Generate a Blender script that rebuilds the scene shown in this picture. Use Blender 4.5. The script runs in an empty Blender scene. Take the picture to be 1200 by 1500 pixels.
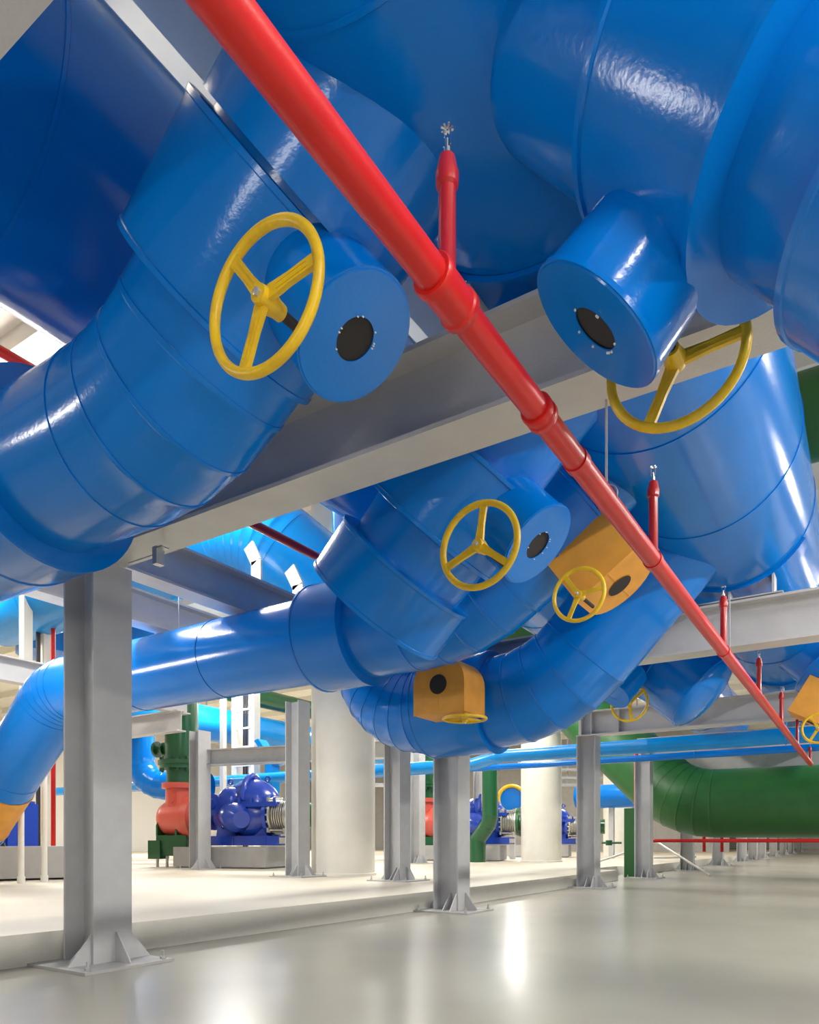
import bpy, math, random
from mathutils import Vector, Matrix
random.seed(7)
V = Vector
sc = bpy.context.scene
# ---------------------------------------------------------------- camera
VX, HZ, FP = 1275.0, 1232.0, 1045.0          # vanishing column, horizon row, focal length in px (1200x1500)
TH = math.atan2(VX-600, FP)
cT, sT = math.cos(TH), math.sin(TH)
FW, RT, UP = V((cT, sT, 0)), V((sT, -cT, 0)), V((0, 0, 1))
CAM = V((0, 0, 1.0))
cd = bpy.data.cameras.new('camera'); cam = bpy.data.objects.new('camera', cd); sc.collection.objects.link(cam)
cam.location = CAM
cam.rotation_euler = (math.pi/2, 0, TH-math.pi/2)
cd.sensor_fit = 'VERTICAL'; cd.sensor_height = 36.0
cd.lens = 36.0*FP/1500.0
cd.shift_y = (HZ-750)/1500.0
cd.clip_end = 400; cd.clip_start = .02
sc.camera = cam
# ---------------------------------------------------------------- world, lights, exposure
w = bpy.data.worlds.new('hall_air'); sc.world = w; w.use_nodes = True
w.node_tree.nodes['Background'].inputs[0].default_value = (1.0, .98, .96, 1)
w.node_tree.nodes['Background'].inputs[1].default_value = .20
sc.view_settings.view_transform = 'Standard'; sc.view_settings.look = 'None'
sc.view_settings.gamma = 1; sc.view_settings.use_curve_mapping = False
sc.view_settings.exposure = .22
def area(x, y, z, sx, sy, power, rot=(0, 0, 0), col=(1, .965, .91)):  # makes the hall's lamp rows and the added fill lights alike
    l = bpy.data.lights.new('hall_or_fill_lamp', 'AREA'); l.shape = 'RECTANGLE'; l.size = sx; l.size_y = sy
    l.energy = power; l.color = col
    o = bpy.data.objects.new('hall_or_fill_lamp', l); sc.collection.objects.link(o); o.location = (x, y, z); o.rotation_euler = rot
    return o
# rows of tube lamps: aisle side, pump hall side and far bays, with added fills among them
for x in (-1.5, 2.5, 7, 12, 18, 26, 36, 48): area(x, -4.0, 5.8, 1.8, .35, 460)
def fill_light(loc, aim, power, L=1.5, wd=.12):  # aimed fill light out of frame, added for highlights on the pipes
    o = area(*loc, L, wd, power); o.rotation_euler = (V(aim)-V(loc)).to_track_quat('-Z', 'Y').to_euler()
fill_light((-1.5, 7.5, 3.9), (2.6, 4.6, 3.6), 55)
fill_light((-2.4, 1.0, 2.3), (2.6, 2.4, 3.6), 30)
fill_light((.6, -3.4, 2.6), (2.8, .6, 4.2), 45)
fill_light((6.2, -3.6, 2.8), (7.5, 1.2, 4.0), 22)
fill_light((11.5, -3.6, 2.8), (12.5, 1.2, 4.2), 18)
fill_light((3.6, 9.8, 3.0), (6.4, 7.2, 3.3), 70)  # fill added to brighten the long straight pipe
for x in (8, 14, 20, 27, 35): area(x, 9.5, 7.6, 2.5, .8, 400)
area(5.2, 8.9, 5.4, 1.8, .3, 150)  # second added fill, above the straight pipe; not a known fixture
for (x, y) in ((2, 5.5), (7, 12), (14, 8), (6, 18)): area(x, y, 7.9, 1.5, 1.0, 120, rot=(math.pi, 0, 0))  # added upward fills that brighten the ceiling
for x in (8, 17, 27, 40): area(x, 18.0, 7.6, 2.5, .8, 760)
for x in (10, 22, 36): area(x, 32.0, 7.6, 3, .8, 1100)
for x in (24, 32, 42, 55, 75, 92): area(x, -1.5, 7.2, 2.5, .6, 380)

# ---------------------------------------------------------------- geometry helpers
class MB:
    def __init__(s): s.v = []; s.f = []
    def add(s, vs, fs):
        b = len(s.v); s.v += [V(p) for p in vs]; s.f += [tuple(i+b for i in f) for f in fs]; return s
    def box(s, x0, x1, y0, y1, z0, z1):
        return s.add([(x0,y0,z0),(x1,y0,z0),(x1,y1,z0),(x0,y1,z0),(x0,y0,z1),(x1,y0,z1),(x1,y1,z1),(x0,y1,z1)],
                     [(0,3,2,1),(4,5,6,7),(0,1,5,4),(1,2,6,5),(2,3,7,6),(3,0,4,7)])
    def obox(s, c, a, b, n, la, lb, ln):
        c, a, b, n = V(c), V(a).normalized()*la/2, V(b).normalized()*lb/2, V(n).normalized()*ln/2
        P = [c+i*a+j*b+k*n for k in (-1,1) for (i,j) in ((-1,-1),(1,-1),(1,1),(-1,1))]
        return s.add(P, [(0,3,2,1),(4,5,6,7),(0,1,5,4),(1,2,6,5),(2,3,7,6),(3,0,4,7)])
    def rings(s, st, n=48, cap0=True, cap1=True, up=None):
        """st: list of (centre, tangent, radius); skins circles into a surface"""
        b = len(s.v); up = V(up) if up else V((.31, .17, .93))
        for c, t, r in st:
            t = V(t).normalized(); e1 = (up-t*up.dot(t)).normalized(); e2 = t.cross(e1)
            for k in range(n):
                q = 2*math.pi*k/n; s.v.append(V(c)+(e1*math.cos(q)+e2*math.sin(q))*r)
        for i in range(len(st)-1):
            for k in range(n):
                k2 = (k+1) % n
                s.f.append((b+i*n+k, b+i*n+k2, b+(i+1)*n+k2, b+(i+1)*n+k))
        if cap0: s.f.append(tuple(b+k for k in range(n))[::-1])
        if cap1: s.f.append(tuple(b+(len(st)-1)*n+k for k in range(n)))
        return s
    def cyl(s, p0, p1, r0, r1=None, n=32, caps=True):
        p0, p1 = V(p0), V(p1); r1 = r0 if r1 is None else r1; t = p1-p0
        return s.rings([(p0, t, r0), (p1, t, r1)], n, caps, caps)
    def rev(s, p, ax, prof, n=40, caps=True):
        """prof: list of (distance along axis, radius)"""
        p, ax = V(p), V(ax).normalized()
        return s.rings([(p+ax*d, ax, r) for d, r in prof], n, caps, caps)
    def prism(s, poly, ext):
        n = len(poly); ext = V(ext); P = [V(p) for p in poly]
        return s.add(P+[p+ext for p in P], [tuple(range(n))[::-1], tuple(range(n, 2*n))]+[(i, (i+1) % n, n+(i+1) % n, n+i) for i in range(n)])
    def torus(s, c, ax, R, r, n=48, m=12, a0=0, a1=2*math.pi):
        c, ax = V(c), V(ax).normalized(); e1 = (UP if abs(ax.z) < .9 else V((1,0,0))); e1 = (e1-ax*e1.dot(ax)).normalized(); e2 = ax.cross(e1)
        b = len(s.v); full = abs(a1-a0-2*math.pi) < 1e-6; N = n if full else n+1
        for i in range(N):
            q = a0+(a1-a0)*i/n; d = e1*math.cos(q)+e2*math.sin(q)
            for j in range(m):
                p = 2*math.pi*j/m; s.v.append(c+d*(R+r*math.cos(p))+ax*(r*math.sin(p)))
        for i in range(n):
            i2 = (i+1) % N
            for j in range(m):
                j2 = (j+1) % m; s.f.append((b+i*m+j, b+i2*m+j, b+i2*m+j2, b+i*m+j2))
        return s
    def dome(s, c, ax, R, h, n=32, m=6):
        return s.rev(c, ax, [(h*math.sin(math.pi/2*i/m), R*math.cos(math.pi/2*i/m)+1e-4) for i in range(m+1)], n)

def label(o, lab, cat, group=None, kind=None):
    if lab: o['label'] = lab
    if cat: o['category'] = cat
    if group: o['group'] = group
    if kind: o['kind'] = kind
    return o
def root_loc(o):
    l = V((0,0,0))
    while o is not None: l = l+o.location; o = o.parent
    return l
def obj(name, mb, mat, parent=None, ang=35, lab=None, smooth=True):
    me = bpy.data.meshes.new(name)
    if parent is None:
        xs = [p.x for p in mb.v]; ys = [p.y for p in mb.v]; zs = [p.z for p in mb.v]
        org = V(((min(xs)+max(xs))/2, (min(ys)+max(ys))/2, min(zs)))
    else: org = root_loc(parent)
    me.from_pydata([p-org for p in mb.v], [], mb.f); me.update()
    if smooth:
        me.shade_smooth(); me.set_sharp_from_angle(angle=math.radians(ang))
    me.materials.append(M[mat] if isinstance(mat, str) else mat)
    o = bpy.data.objects.new(name, me); sc.collection.objects.link(o)
    if parent is None: o.location = org
    else: o.parent = parent
    if lab: o['label'] = lab
    return o
def thing(name, loc, lab, cat, group=None):
    o = bpy.data.objects.new(name, None); sc.collection.objects.link(o); o.location = loc; o.empty_display_size = .1
    return label(o, lab, cat, group)
def struct(name, mb, mat, parent=None, smooth=False, lab=None):
    o = obj(name, mb, mat, parent, smooth=smooth)
    if parent is None: o['kind'] = 'structure'
    if lab: o['label'] = lab
    return o
def copy_tree(o, parent=None):
    c = o.copy(); sc.collection.objects.link(c); c.parent = parent
    for ch in [k for k in sc.objects if k.parent == o]: copy_tree(ch, c)
    return c
# points from a pixel of the 1200x1500 frame and one known world coordinate
def ray(u, v): return FW+RT*((u-600)/FP)+UP*((HZ-v)/FP)
def onz(u, v, z=0.0): d = ray(u, v); return CAM+d*((z-1)/d.z)
def onx(u, v, x): d = ray(u, v); return CAM+d*(x/d.x)
def at(u, v, Z): return CAM+ray(u, v)*Z

# ---------------------------------------------------------------- materials
M = {}
def mat(name, col, rough=.3, metal=0.0, bump=0.0, bscale=60.0, var=0.0, vscale=3.0, coat=0.0, emit=0.0, spec=.5, dirt=None, dscale=1.2, damt=.4):
    m = bpy.data.materials.new(name); m.use_nodes = True; nt = m.node_tree; N = nt.nodes; L = nt.links
    b = N['Principled BSDF']; b.inputs['Base Color'].default_value = (*col, 1); b.inputs['Roughness'].default_value = rough
    b.inputs['Metallic'].default_value = metal; b.inputs['Coat Weight'].default_value = coat; b.inputs['Coat Roughness'].default_value = .12
    b.inputs['Specular IOR Level'].default_value = spec
    tc = N.new('ShaderNodeTexCoord')
    last = None
    if var > 0:
        n = N.new('ShaderNodeTexNoise'); n.inputs['Scale'].default_value = vscale; n.inputs['Detail'].default_value = 5
        L.new(tc.outputs['Object'], n.inputs['Vector'])
        r = N.new('ShaderNodeMapRange'); r.inputs[1].default_value = .3; r.inputs[2].default_value = .7
        r.inputs[3].default_value = 1-var; r.inputs[4].default_value = 1+var; L.new(n.outputs[0], r.inputs[0])
        mx = N.new('ShaderNodeVectorMath'); mx.operation = 'SCALE'; mx.inputs[0].default_value = col; L.new(r.outputs[0], mx.inputs['Scale'])
        last = mx.outputs[0]
    if dirt:
        n = N.new('ShaderNodeTexNoise'); n.inputs['Scale'].default_value = dscale; n.inputs['Detail'].default_value = 8; n.inputs['Roughness'].default_value = .65
        L.new(tc.outputs['Object'], n.inputs['Vector'])
        r = N.new('ShaderNodeMapRange'); r.inputs[1].default_value = .42; r.inputs[2].default_value = .8; r.inputs[3].default_value = 0; r.inputs[4].default_value = damt
        L.new(n.outputs[0], r.inputs[0])
        mx = N.new('ShaderNodeMix'); mx.data_type = 'RGBA'; mx.inputs[7].default_value = (*dirt, 1)
        if last: L.new(last, mx.inputs[6])
        else: mx.inputs[6].default_value = (*col, 1)
        L.new(r.outputs[0], mx.inputs[0]); last = mx.outputs[2]
    if last: L.new(last, b.inputs['Base Color'])
    if bump > 0:
        n = N.new('ShaderNodeTexNoise'); n.inputs['Scale'].default_value = bscale; n.inputs['Detail'].default_value = 3
        L.new(tc.outputs['Object'], n.inputs['Vector'])
        bp = N.new('ShaderNodeBump'); bp.inputs['Strength'].default_value = bump; bp.inputs['Distance'].default_value = .01
        L.new(n.outputs[0], bp.inputs['Height']); L.new(bp.outputs[0], b.inputs['Normal'])
    if emit > 0:
        b.inputs['Emission Color'].default_value = (*col, 1); b.inputs['Emission Strength'].default_value = emit
    M[name] = m; return m
mat('blue', (.0001, .175, .63), .17, bump=.09, bscale=38, var=.05, vscale=2, spec=.36)
mat('cyan', (.002, .26, .70), .26, bump=.08, bscale=30, var=.05, spec=.4)
mat('pump_blue', (.012, .055, .42), .25, bump=.08, bscale=30, coat=.4)
mat('pump_red', (.62, .10, .065), .35, bump=.1, bscale=20)
mat('red', (.55, .013, .009), .34, bump=.06, bscale=80, spec=.4, var=.06, vscale=8)
mat('dark_red', (.38, .006, .006), .35, bump=.06, bscale=80, coat=.2)
mat('green', (.018, .12, .022), .42, bump=.08, bscale=20, var=.08)
mat('deep_green', (.012, .10, .03), .3, bump=.05, coat=.3)
mat('yellow', (.78, .50, .008), .38, bump=.15, bscale=60, dirt=(.35,.17,.02), dscale=9, damt=.5)
mat('ochre', (.72, .32, .035), .5, bump=.15, bscale=50, var=.08, vscale=6, dirt=(.4,.2,.05), dscale=4, damt=.25)
mat('steel_grey', (.52, .52, .52), .42, bump=.12, bscale=60, var=.04, vscale=5, dirt=(.30,.29,.27), dscale=3, damt=.25)
mat('beam_grey', (.54, .525, .51), .40, bump=.18, bscale=60, var=.05, vscale=4)
mat('galvanised', (.55, .55, .54), .35, metal=.6, var=.12, vscale=12)
mat('chrome', (.7, .7, .7), .2, metal=1)
mat('black', (.02, .018, .018), .8)
mat('cream', (.80, .77, .68), .6, bump=.05, bscale=20, var=.03)
mat('white_wall', (.85, .83, .80), .7)
mat('slab_grey', (.45, .44, .42), .7, bump=.1, bscale=25, var=.08, vscale=4, dirt=(.3,.29,.27), dscale=2, damt=.3)
mat('cable', (.03, .03, .04), .5)
mat('bellows', (.55, .53, .48), .35, metal=.7)
mat('lamp_glow', (1, .95, .85), .5, emit=6)
mat('mastic', (.82, .80, .74), .7)
mat('kerb', (.78, .75, .66), .6, bump=.1, bscale=30, var=.06, vscale=3, dirt=(.3,.29,.25), dscale=3, damt=.3)
def floor_mat(name, col, rough, dirt, rough2, bs):
    mat(name, col, rough, bump=.04, bscale=bs, var=.09, vscale=.5)
floor_mat('floor_paint', (.37, .35, .29), .25, (.445, .42, .35), .34, 12)
floor_mat('plinth_concrete', (.60, .54, .43), .55, (.48, .41, .31), .75, 25)

# ---------------------------------------------------------------- setting
PZ = .26                                        # plinth height
struct('floor', MB().box(-8, 108, -12, 46, -.2, 0), 'floor_paint')
pl = MB()
def poly_prism(pts, z0, z1, mb):
    n = len(pts); mb.add([(x, y, z0) for x, y in pts]+[(x, y, z1) for x, y in pts],
        [tuple(range(n))[::-1], tuple(range(n, 2*n))]+[(i, (i+1) % n, n+(i+1) % n, n+i) for i in range(n)])
poly_prism([(-4, 5.72), (2.9, 5.67), (6.8, 5.5), (10.2, 5.38), (18.3, 5.44), (18.3, 44), (-4, 44)], 0, PZ, pl)
poly_prism([(18.3, 6.3), (21, 6.3), (21, 5.7), (70, 5.7), (70, 44), (18.3, 44)], 0, PZ, pl)
pb = obj('trim_1', pl, 'plinth_concrete', smooth=False); pb.data.materials.append(M['kerb'])
for f_ in pb.data.polygons:
    if abs(f_.normal.z) < .5: f_.material_index = 1
label(pb, 'long raised concrete plinth running behind the front columns', None, kind='structure')
struct('ceiling', MB().box(-8, 108, -12, 46, 9.0, 9.2), 'cream')
struct('wall_back', MB().box(105, 105.3, -12, 46, 0, 9), 'white_wall')
struct('wall_front', MB().box(-8.3, -8, -12, 46, 0, 9), 'slab_grey')
struct('wall_left', MB().box(-8, 108, 45, 45.3, 0, 9), 'white_wall')
struct('wall_inner', MB().box(52, 52.3, 8, 45, 0, 9), 'slab_grey')
# ribs of the ceiling deck
cr = MB()
for k in range(26): cr.box(-6+k*2.4, -5.85+k*2.4, -12, 44, 8.7, 9.0)
struct('trim_2', cr, 'cream', lab='cream ribs under the ceiling deck')

# ---------------------------------------------------------------- steelwork
def h_section(mb, cx, cy, z0, z1, b=.32, d=.34, tf=.022, tw=.016):
    """flanges face -Y and +Y, web between"""
    mb.box(cx-b/2, cx+b/2, cy-d/2, cy-d/2+tf, z0, z1); mb.box(cx-b/2, cx+b/2, cy+d/2-tf, cy+d/2, z0, z1)
    mb.box(cx-tw/2, cx+tw/2, cy-d/2+tf, cy+d/2-tf, z0, z1)
def column(cx, cy, z0, z1, lab, plate=.40, b=.35, d=.41, group=None, gh=.24, bolts=True):
    t = thing('steel_column', (cx, cy, z0), lab, 'column', group)
    mb = MB(); h_section(mb, cx, cy, z0+.02, z1, b, d); obj('shaft', mb, 'steel_grey', t, smooth=False)
    obj('base_plate', MB().box(cx-.03-plate, cx-.03+plate, cy-.05-plate-.04, cy-.05+plate+.04, z0, z0+.022), 'slab_grey', t, smooth=False)
    zb = z0+.022
    for sx in (-1, 1):                       # gussets standing on the flange edges and against the flange faces
        x = cx+sx*(b/2)
        for yy in (cy-d/2+.03,):
            obj('gusset', MB().prism([(x, yy-.006, zb), (x+sx*.2, yy-.006, zb), (x, yy-.006, zb+gh)], (0, .012, 0)), 'steel_grey', t, smooth=False)
    for sy in (-1, 1):
        y = cy+sy*d/2
        obj('gusset', MB().prism([(cx+.02, y, zb), (cx+.02, y+sy*.2, zb), (cx+.02, y+sy*.02, zb+gh), (cx+.02, y, zb+gh)], (.012, 0, 0)), 'steel_grey', t, smooth=False)
    obj('gusset', MB().prism([(cx-.008, cy, zb), (cx-b/2-.08, cy, zb), (cx-.02, cy, zb+gh)], (0, .012, 0)), 'steel_grey', t, smooth=False)
    if bolts:
        for sx in (-1, 1):
            for sy in (-1, 1):
                p = V((cx-.03+sx*(plate-.06), cy-.05+sy*(plate-.02), zb))
                m = MB().cyl(p, p+UP*.07, .012, n=10); m.cyl(p, p+UP*.022, .024, n=6)
                obj('anchor_bolt', m, 'galvanised', t)
    return t
BZ0, BZ1 = 3.25, 3.76
cols = [(3.56, 5.37, 'nearest grey steel column, tall and wide at the left'),
        (8.95, 5.06, 'grey steel column at the plinth edge, second from the nearest one'),
        (15.0, 5.10, 'grey steel column at the plinth edge, third from the nearest one'),
        (19.7, 5.16, 'grey steel column beside the green diagonal pipe with riveted holes')]
for x, y, lab in cols: column(x, y, 0, BZ0, lab)
far = [(25.4, 5.2), (31.2, 5.2), (37.6, 5.2), (41.5, 5.2), (45.6, 5.25), (51.8, 5.3), (58.0, 5.3), (64, 5.3), (72, 5.3)]
fl = ['first', 'second', 'third', 'fourth', 'fifth', 'sixth', 'seventh', 'eighth', 'ninth']
for i, (x, y) in enumerate(far):
    column(x, y, 0, BZ0, fl[i]+' nearest of the distant grey columns seen under the big green pipe', group='distant columns along the aisle', bolts=i < 3)
inner = [((436, 1284), 'grey steel column on the plinth just left of the wide white round pillar'),
         ((582, 1290), 'grey steel column on the plinth right of the wide white round pillar'),
         ((293, 1273), 'slim grey column on the plinth in front of the blue pump'),
         ((612, 1265), 'slim pale grey column on the plinth left of the second red check valve'),
         ((703, 1261), 'small grey column on the plinth left of the green bent riser')]
ICOL = []
for (u, v), lab in inner:
    p = onz(u, v, PZ); ICOL.append(p)
    top = 3.9 if u < 700 else 3.6
    column(p.x, p.y, PZ, top, lab, b=.36 if u != 293 else .42, d=.36)

def ibeam(a, b, z0, z1, name, lab, w=.32, tf=.028, tw=.018, stiff=(), mat='beam_grey', group=None):
    a, b = V((a[0], a[1], 0)), V((b[0], b[1], 0)); d = (b-a); L = d.length; d.normalize(); n = V((-d.y, d.x, 0)); c = (a+b)/2
    t = thing(name, (c.x, c.y, z0), lab, 'beam', group)
    m = MB().obox(c+UP*(z0+tf/2), d, n, UP, L, w, tf); obj('bottom_flange', m, mat, t, smooth=False)
    m = MB().obox(c+UP*(z1-tf/2), d, n, UP, L, w, tf); obj('top_flange', m, mat, t, smooth=False)
    m = MB().obox(c+UP*((z0+z1)/2), d, n, UP, L, tw, z1-z0-2*tf); obj('web', m, mat, t, smooth=False)
    for s in stiff:
        m = MB().obox(a+d*s+UP*((z0+z1)/2), d, n, UP, .014, w-.03, z1-z0-2*tf); obj('stiffener', m, mat, t, smooth=False)
    return t
ibeam((3.5, 5.5), (3.5, -7), BZ0, BZ1, 'steel_beam', 'nearest heavy grey beam crossing the picture under the blue header', stiff=(.1, .32))
ibeam((9.0, 5.3), (9.0, -7), 3.22, 3.74, 'steel_beam', 'second grey cross beam from the camera, under the header at right', stiff=(.1, .32))
ibeam((14.95, 5.3), (14.95, -7), 3.24, 3.77, 'steel_beam', 'third grey cross beam, above the thin blue pipe at right', stiff=(.1, .32, .9))
ibeam((19.7, 5.3), (19.7, -7), 3.24, 3.77, 'steel_beam', 'fourth grey cross beam, behind the thin blue pipe', stiff=(.1, .32))
ibeam((25.4, 5.3), (25.4, -9), 3.24, 3.9, 'steel_beam', 'fifth grey cross beam, far off above the green pipe')
ibeam((31.2, 5.3), (31.2, -9), 3.24, 3.9, 'steel_beam', 'sixth grey cross beam, farthest one above the green pipe')
ibeam((2.2, 6.6), (12.0, 6.6), 3.83, 4.30, 'steel_beam', 'grey lengthwise beam seen right of the nearest column head', w=.28)
ibeam((-3, 7.2), (2.0, 7.2), 4.0, 4.4, 'steel_beam', 'grey lengthwise beam left of the nearest column, under the blue pipe', w=.26)
ibeam((2, 8.05), (16, 8.05), 3.83, 4.25, 'steel_beam', 'grey lengthwise beam one row behind the nearest column', w=.28)
ibeam((ICOL[2].x+.2, ICOL[2].y), (ICOL[0].x+3, ICOL[0].y-.4), 3.0, 3.42, 'steel_beam', 'pale beam joining the slim columns over the blue pump', mat='steel_grey')
ibeam((1.26, 9.0), (1.26, 2.16), 3.92, 4.4, 'steel_beam', 'pale beam flange crossing the top left corner of the picture', w=.3, mat='steel_grey')
ibeam((.5, 4.1), (12, 4.1), 6.9, 7.08, 'steel_beam', 'grey green beam above the dark blue pipe at top left', w=.5)

# ---------------------------------------------------------------- pipework
def section(name, c0, t0, r0, c1, t1, r1, mat, parent, lip=.006, n=56, lab=None, cap0=False, cap1=False):
    """one sheet of pipe jacket: a slightly conical ring with a rolled bead at its start"""
    c0, c1 = V(c0), V(c1); t0, t1 = V(t0).normalized(), V(t1).normalized(); L = (c1-c0).length
    f = lambda s: (c0.lerp(c1, s), t0.lerp(t1, s))
    s1 = min(.25, .022/max(L, .01)); s2 = min(.4, .03/max(L, .01))
    st = [(c0, t0, r0), (c0, t0, r0+lip), (*f(s1), r0+(r1-r0)*s1+lip), (*f(s2), r0+(r1-r0)*s2)]
    for k in range(1, 3): q = s2+(1-s2)*k/2; st.append((*f(q), r0+(r1-r0)*q))
    return obj(name, MB().rings(st, n, cap0, cap1), mat, parent, ang=28, lab=lab)
def run(parent, pts, R, bend=.9, gores=4, mat='blue', lip=.006, seams=1.6, n=56, caps=(False, False), names=('pipe_jacket', 'elbow_segment')):
    """pipe along a polyline; each corner becomes an arc of mitred gores, straights are split into sheets"""
    pts = [V(p) for p in pts]; segs = []; prev = pts[0]
    tang = lambda a, b: (b-a).normalized()
    cur = pts[0]
    for i in range(1, len(pts)):
        d = tang(pts[i-1], pts[i])
        if i < len(pts)-1:
            d2 = tang(pts[i], pts[i+1]); ang = d.angle(d2); cut = bend*math.tan(ang/2)
            e = pts[i]-d*cut; segs.append(('s', cur, d, e, d))
            ax = d.cross(d2).normalized(); nrm = ax.cross(d); o = e+nrm*bend
            for g in range(gores):
                q0, q1 = ang*g/gores, ang*(g+1)/gores
                P = lambda q: o+Matrix.Rotation(q, 3, ax) @ (e-o)
                T = lambda q: Matrix.Rotation(q, 3, ax) @ d
                segs.append(('g', P(q0), T(q0), P(q1), T(q1)))
            cur = pts[i]+d2*cut
        else: segs.append(('s', cur, d, pts[i], d))
    out = []
    for k, (kind, a, ta, b, tb) in enumerate(segs):
        if kind == 's':
            L = (b-a).length; m = max(1, int(round(L/seams)))
            for j in range(m):
                out.append(section(names[0], a.lerp(b, j/m), ta, R, a.lerp(b, (j+1)/m), tb, R, mat, parent, lip, n,
                                   cap0=caps[0] and k == 0 and j == 0, cap1=caps[1] and k == len(segs)-1 and j == m-1))
        else: out.append(section(names[1], a, ta, R, b, tb, R, mat, parent, lip, n))
    return out
def collar(parent, p, ax, L, R, mat='blue', name='collar', n=56, lab=None, lip=.008):
    """closed larger cylinder of jacket round the pipe, with its flat end rings"""
    p, ax = V(p), V(ax).normalized(); c = .012
    prof = [(0, R*.5), (0, R-c), (c*.4, R+lip), (.03, R+lip), (.035, R), (L-.035, R), (L-.03, R+lip), (L-c*.4, R+lip), (L, R-c), (L, R*.5)]
    return obj(name, MB().rev(p, ax, prof, n, True), mat, parent, ang=28, lab=lab)
def handwheel(parent, c, ax, R=.3, spin=0.0, rr=.022, shaft=.3, reach=None, mat='yellow'):
    c, ax = V(c), V(ax).normalized()
    hw = obj('handwheel', MB().torus(c, ax, R, rr, 56, 12), mat, parent, ang=60, lab='yellow three-spoked handwheel')
    e1 = (UP if abs(ax.z) < .9 else V((1,0,0))); e1 = (e1-ax*e1.dot(ax)).normalized(); e2 = ax.cross(e1)
    for k in range(3):
        q = spin+2*math.pi*k/3; d = e1*math.cos(q)+e2*math.sin(q); s = ax.cross(d)
        a0, a1, w0, w1, h = R*.12, R-rr*.4, R*.105, R*.075, R*.05
        P = []
        for (l, wd) in ((a0, w0), (a1*.5, w1*1.05), (a1, w1*1.15)):
            for (i, j) in ((-1,-1),(1,-1),(1,.6),(.55,1),(-.55,1),(-1,.6)): P.append(c+d*l+s*(i*wd)-ax*(j*h))
        F = []
        for r_ in range(2):
            for m_ in range(6):
                m2 = (m_+1) % 6; F.append((r_*6+m_, r_*6+m2, r_*6+6+m2, r_*6+6+m_))
        F += [tuple(range(6))[::-1], tuple(range(12, 18))]
        m = MB().add(P, F)
        for sg in (-1, 1):                 # raised border of the slot cast into each spoke
            for fc in (-1, 1):
                m.obox(c+d*(R*.55)+s*(sg*w1*.5)+ax*(fc*h*1.0), d, s, ax, R*.55, R*.014, R*.02)
        obj('spoke', m, mat, hw, smooth=False)
    obj('hub', MB().rev(c+ax*.035, -ax, [(0, R*.10), (0, R*.13), (.055, R*.17), (.10, R*.13), (.13, R*.12)], 24), mat, hw)
    obj('nut', MB().rev(c+ax*.052, -ax, [(0, R*.03), (.004, R*.06), (.02, R*.06)], 6), 'galvanised', hw)
    obj('shaft', MB().cyl(c-ax*.08, c-ax*(shaft+.08), R*.075, n=16), 'black', hw)
    return hw
def gear_cover(parent, c, ax, L, R, mat='blue', port=True, shape='round', side=None, flip=1, taper=1.0):
    """stub over the valve gear: jacket, flat lid with an open port"""
    c, ax = V(c), V(ax).normalized(); e = c+ax*L; pr = R*.34
    if shape == 'round':
        g = obj('gear_cover', MB().rev(c, ax, [(0, R*.6), (0, R*taper), (L-.02, R), (L-.02, R+.007), (L-.002, R+.007), (L-.002, R*.6)], 48, False), mat, parent, ang=28)
        lid = MB().rev(e, ax, [(-.001, pr), (0.004, pr), (.005, R-.004), (-.006, R)], 48, False)
        obj('cover_lid', lid, mat, g, ang=28)
        s1 = (V(side)-ax*V(side).dot(ax)).normalized()
    else:
        s1 = (V(side)-ax*V(side).dot(ax)).normalized(); s2 = ax.cross(s1)*flip    # s1: width, s2: towards the rounded side
        poly = [(-1, -1)]+[(1, -1)]+[(math.cos(q), .05+.95*math.sin(q)) for q in [math.pi*k/16 for k in range(17)]]
        P = [c+s1*(a*R)+s2*(b*R) for a, b in poly]
        g = obj('gear_cover', MB().prism(P, ax*L), mat, parent, ang=28)
        P2 = [e+s1*(a*R*1.012)+s2*(b*R*1.012) for a, b in poly]
        obj('cover_lid', MB().prism(P2, ax*.012), mat, g, ang=28)
        m = MB().obox(e+ax*.0135, s2, s1, ax, R*1.9, .006, .004); obj('lid_seam', m, 'ochre' if mat == 'ochre' else mat, g, smooth=False)
    if not port: obj('lid_plate', MB().rev(e-ax*.004, ax, [(0, pr+.01), (.003, pr+.01)], 24), mat, g)
    if port:
        po = e+(V((0,0,0)) if shape == 'round' else V((0,0,0)))
        m = MB().rev(po+ax*(.0155 if shape != 'round' else .0), ax, [(-.05 if shape == 'round' else 0, pr*.9), (.004, pr)], 32, True) if shape != 'round' else MB().rev(e-ax*.06, ax, [(0, pr+.001), (.055, pr+.002)], 32, True)
        obj('port', m, 'black', g)
        m = MB()
        for k in range(9):
            q = random.random()*6.28; s2 = ax.cross(s1); m.obox(po+ax*.012+(s1*math.cos(q)+s2*math.sin(q))*pr*1.05, s1, s2, ax, .007, .006, .006)
        o = obj('port_edge_mastic', m, 'mastic' if shape == 'round' else mat, g); o['kind'] = 'stuff'
    return g

HX, HYC, HZC, HR = None, 1.36, 4.76, .86
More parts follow.
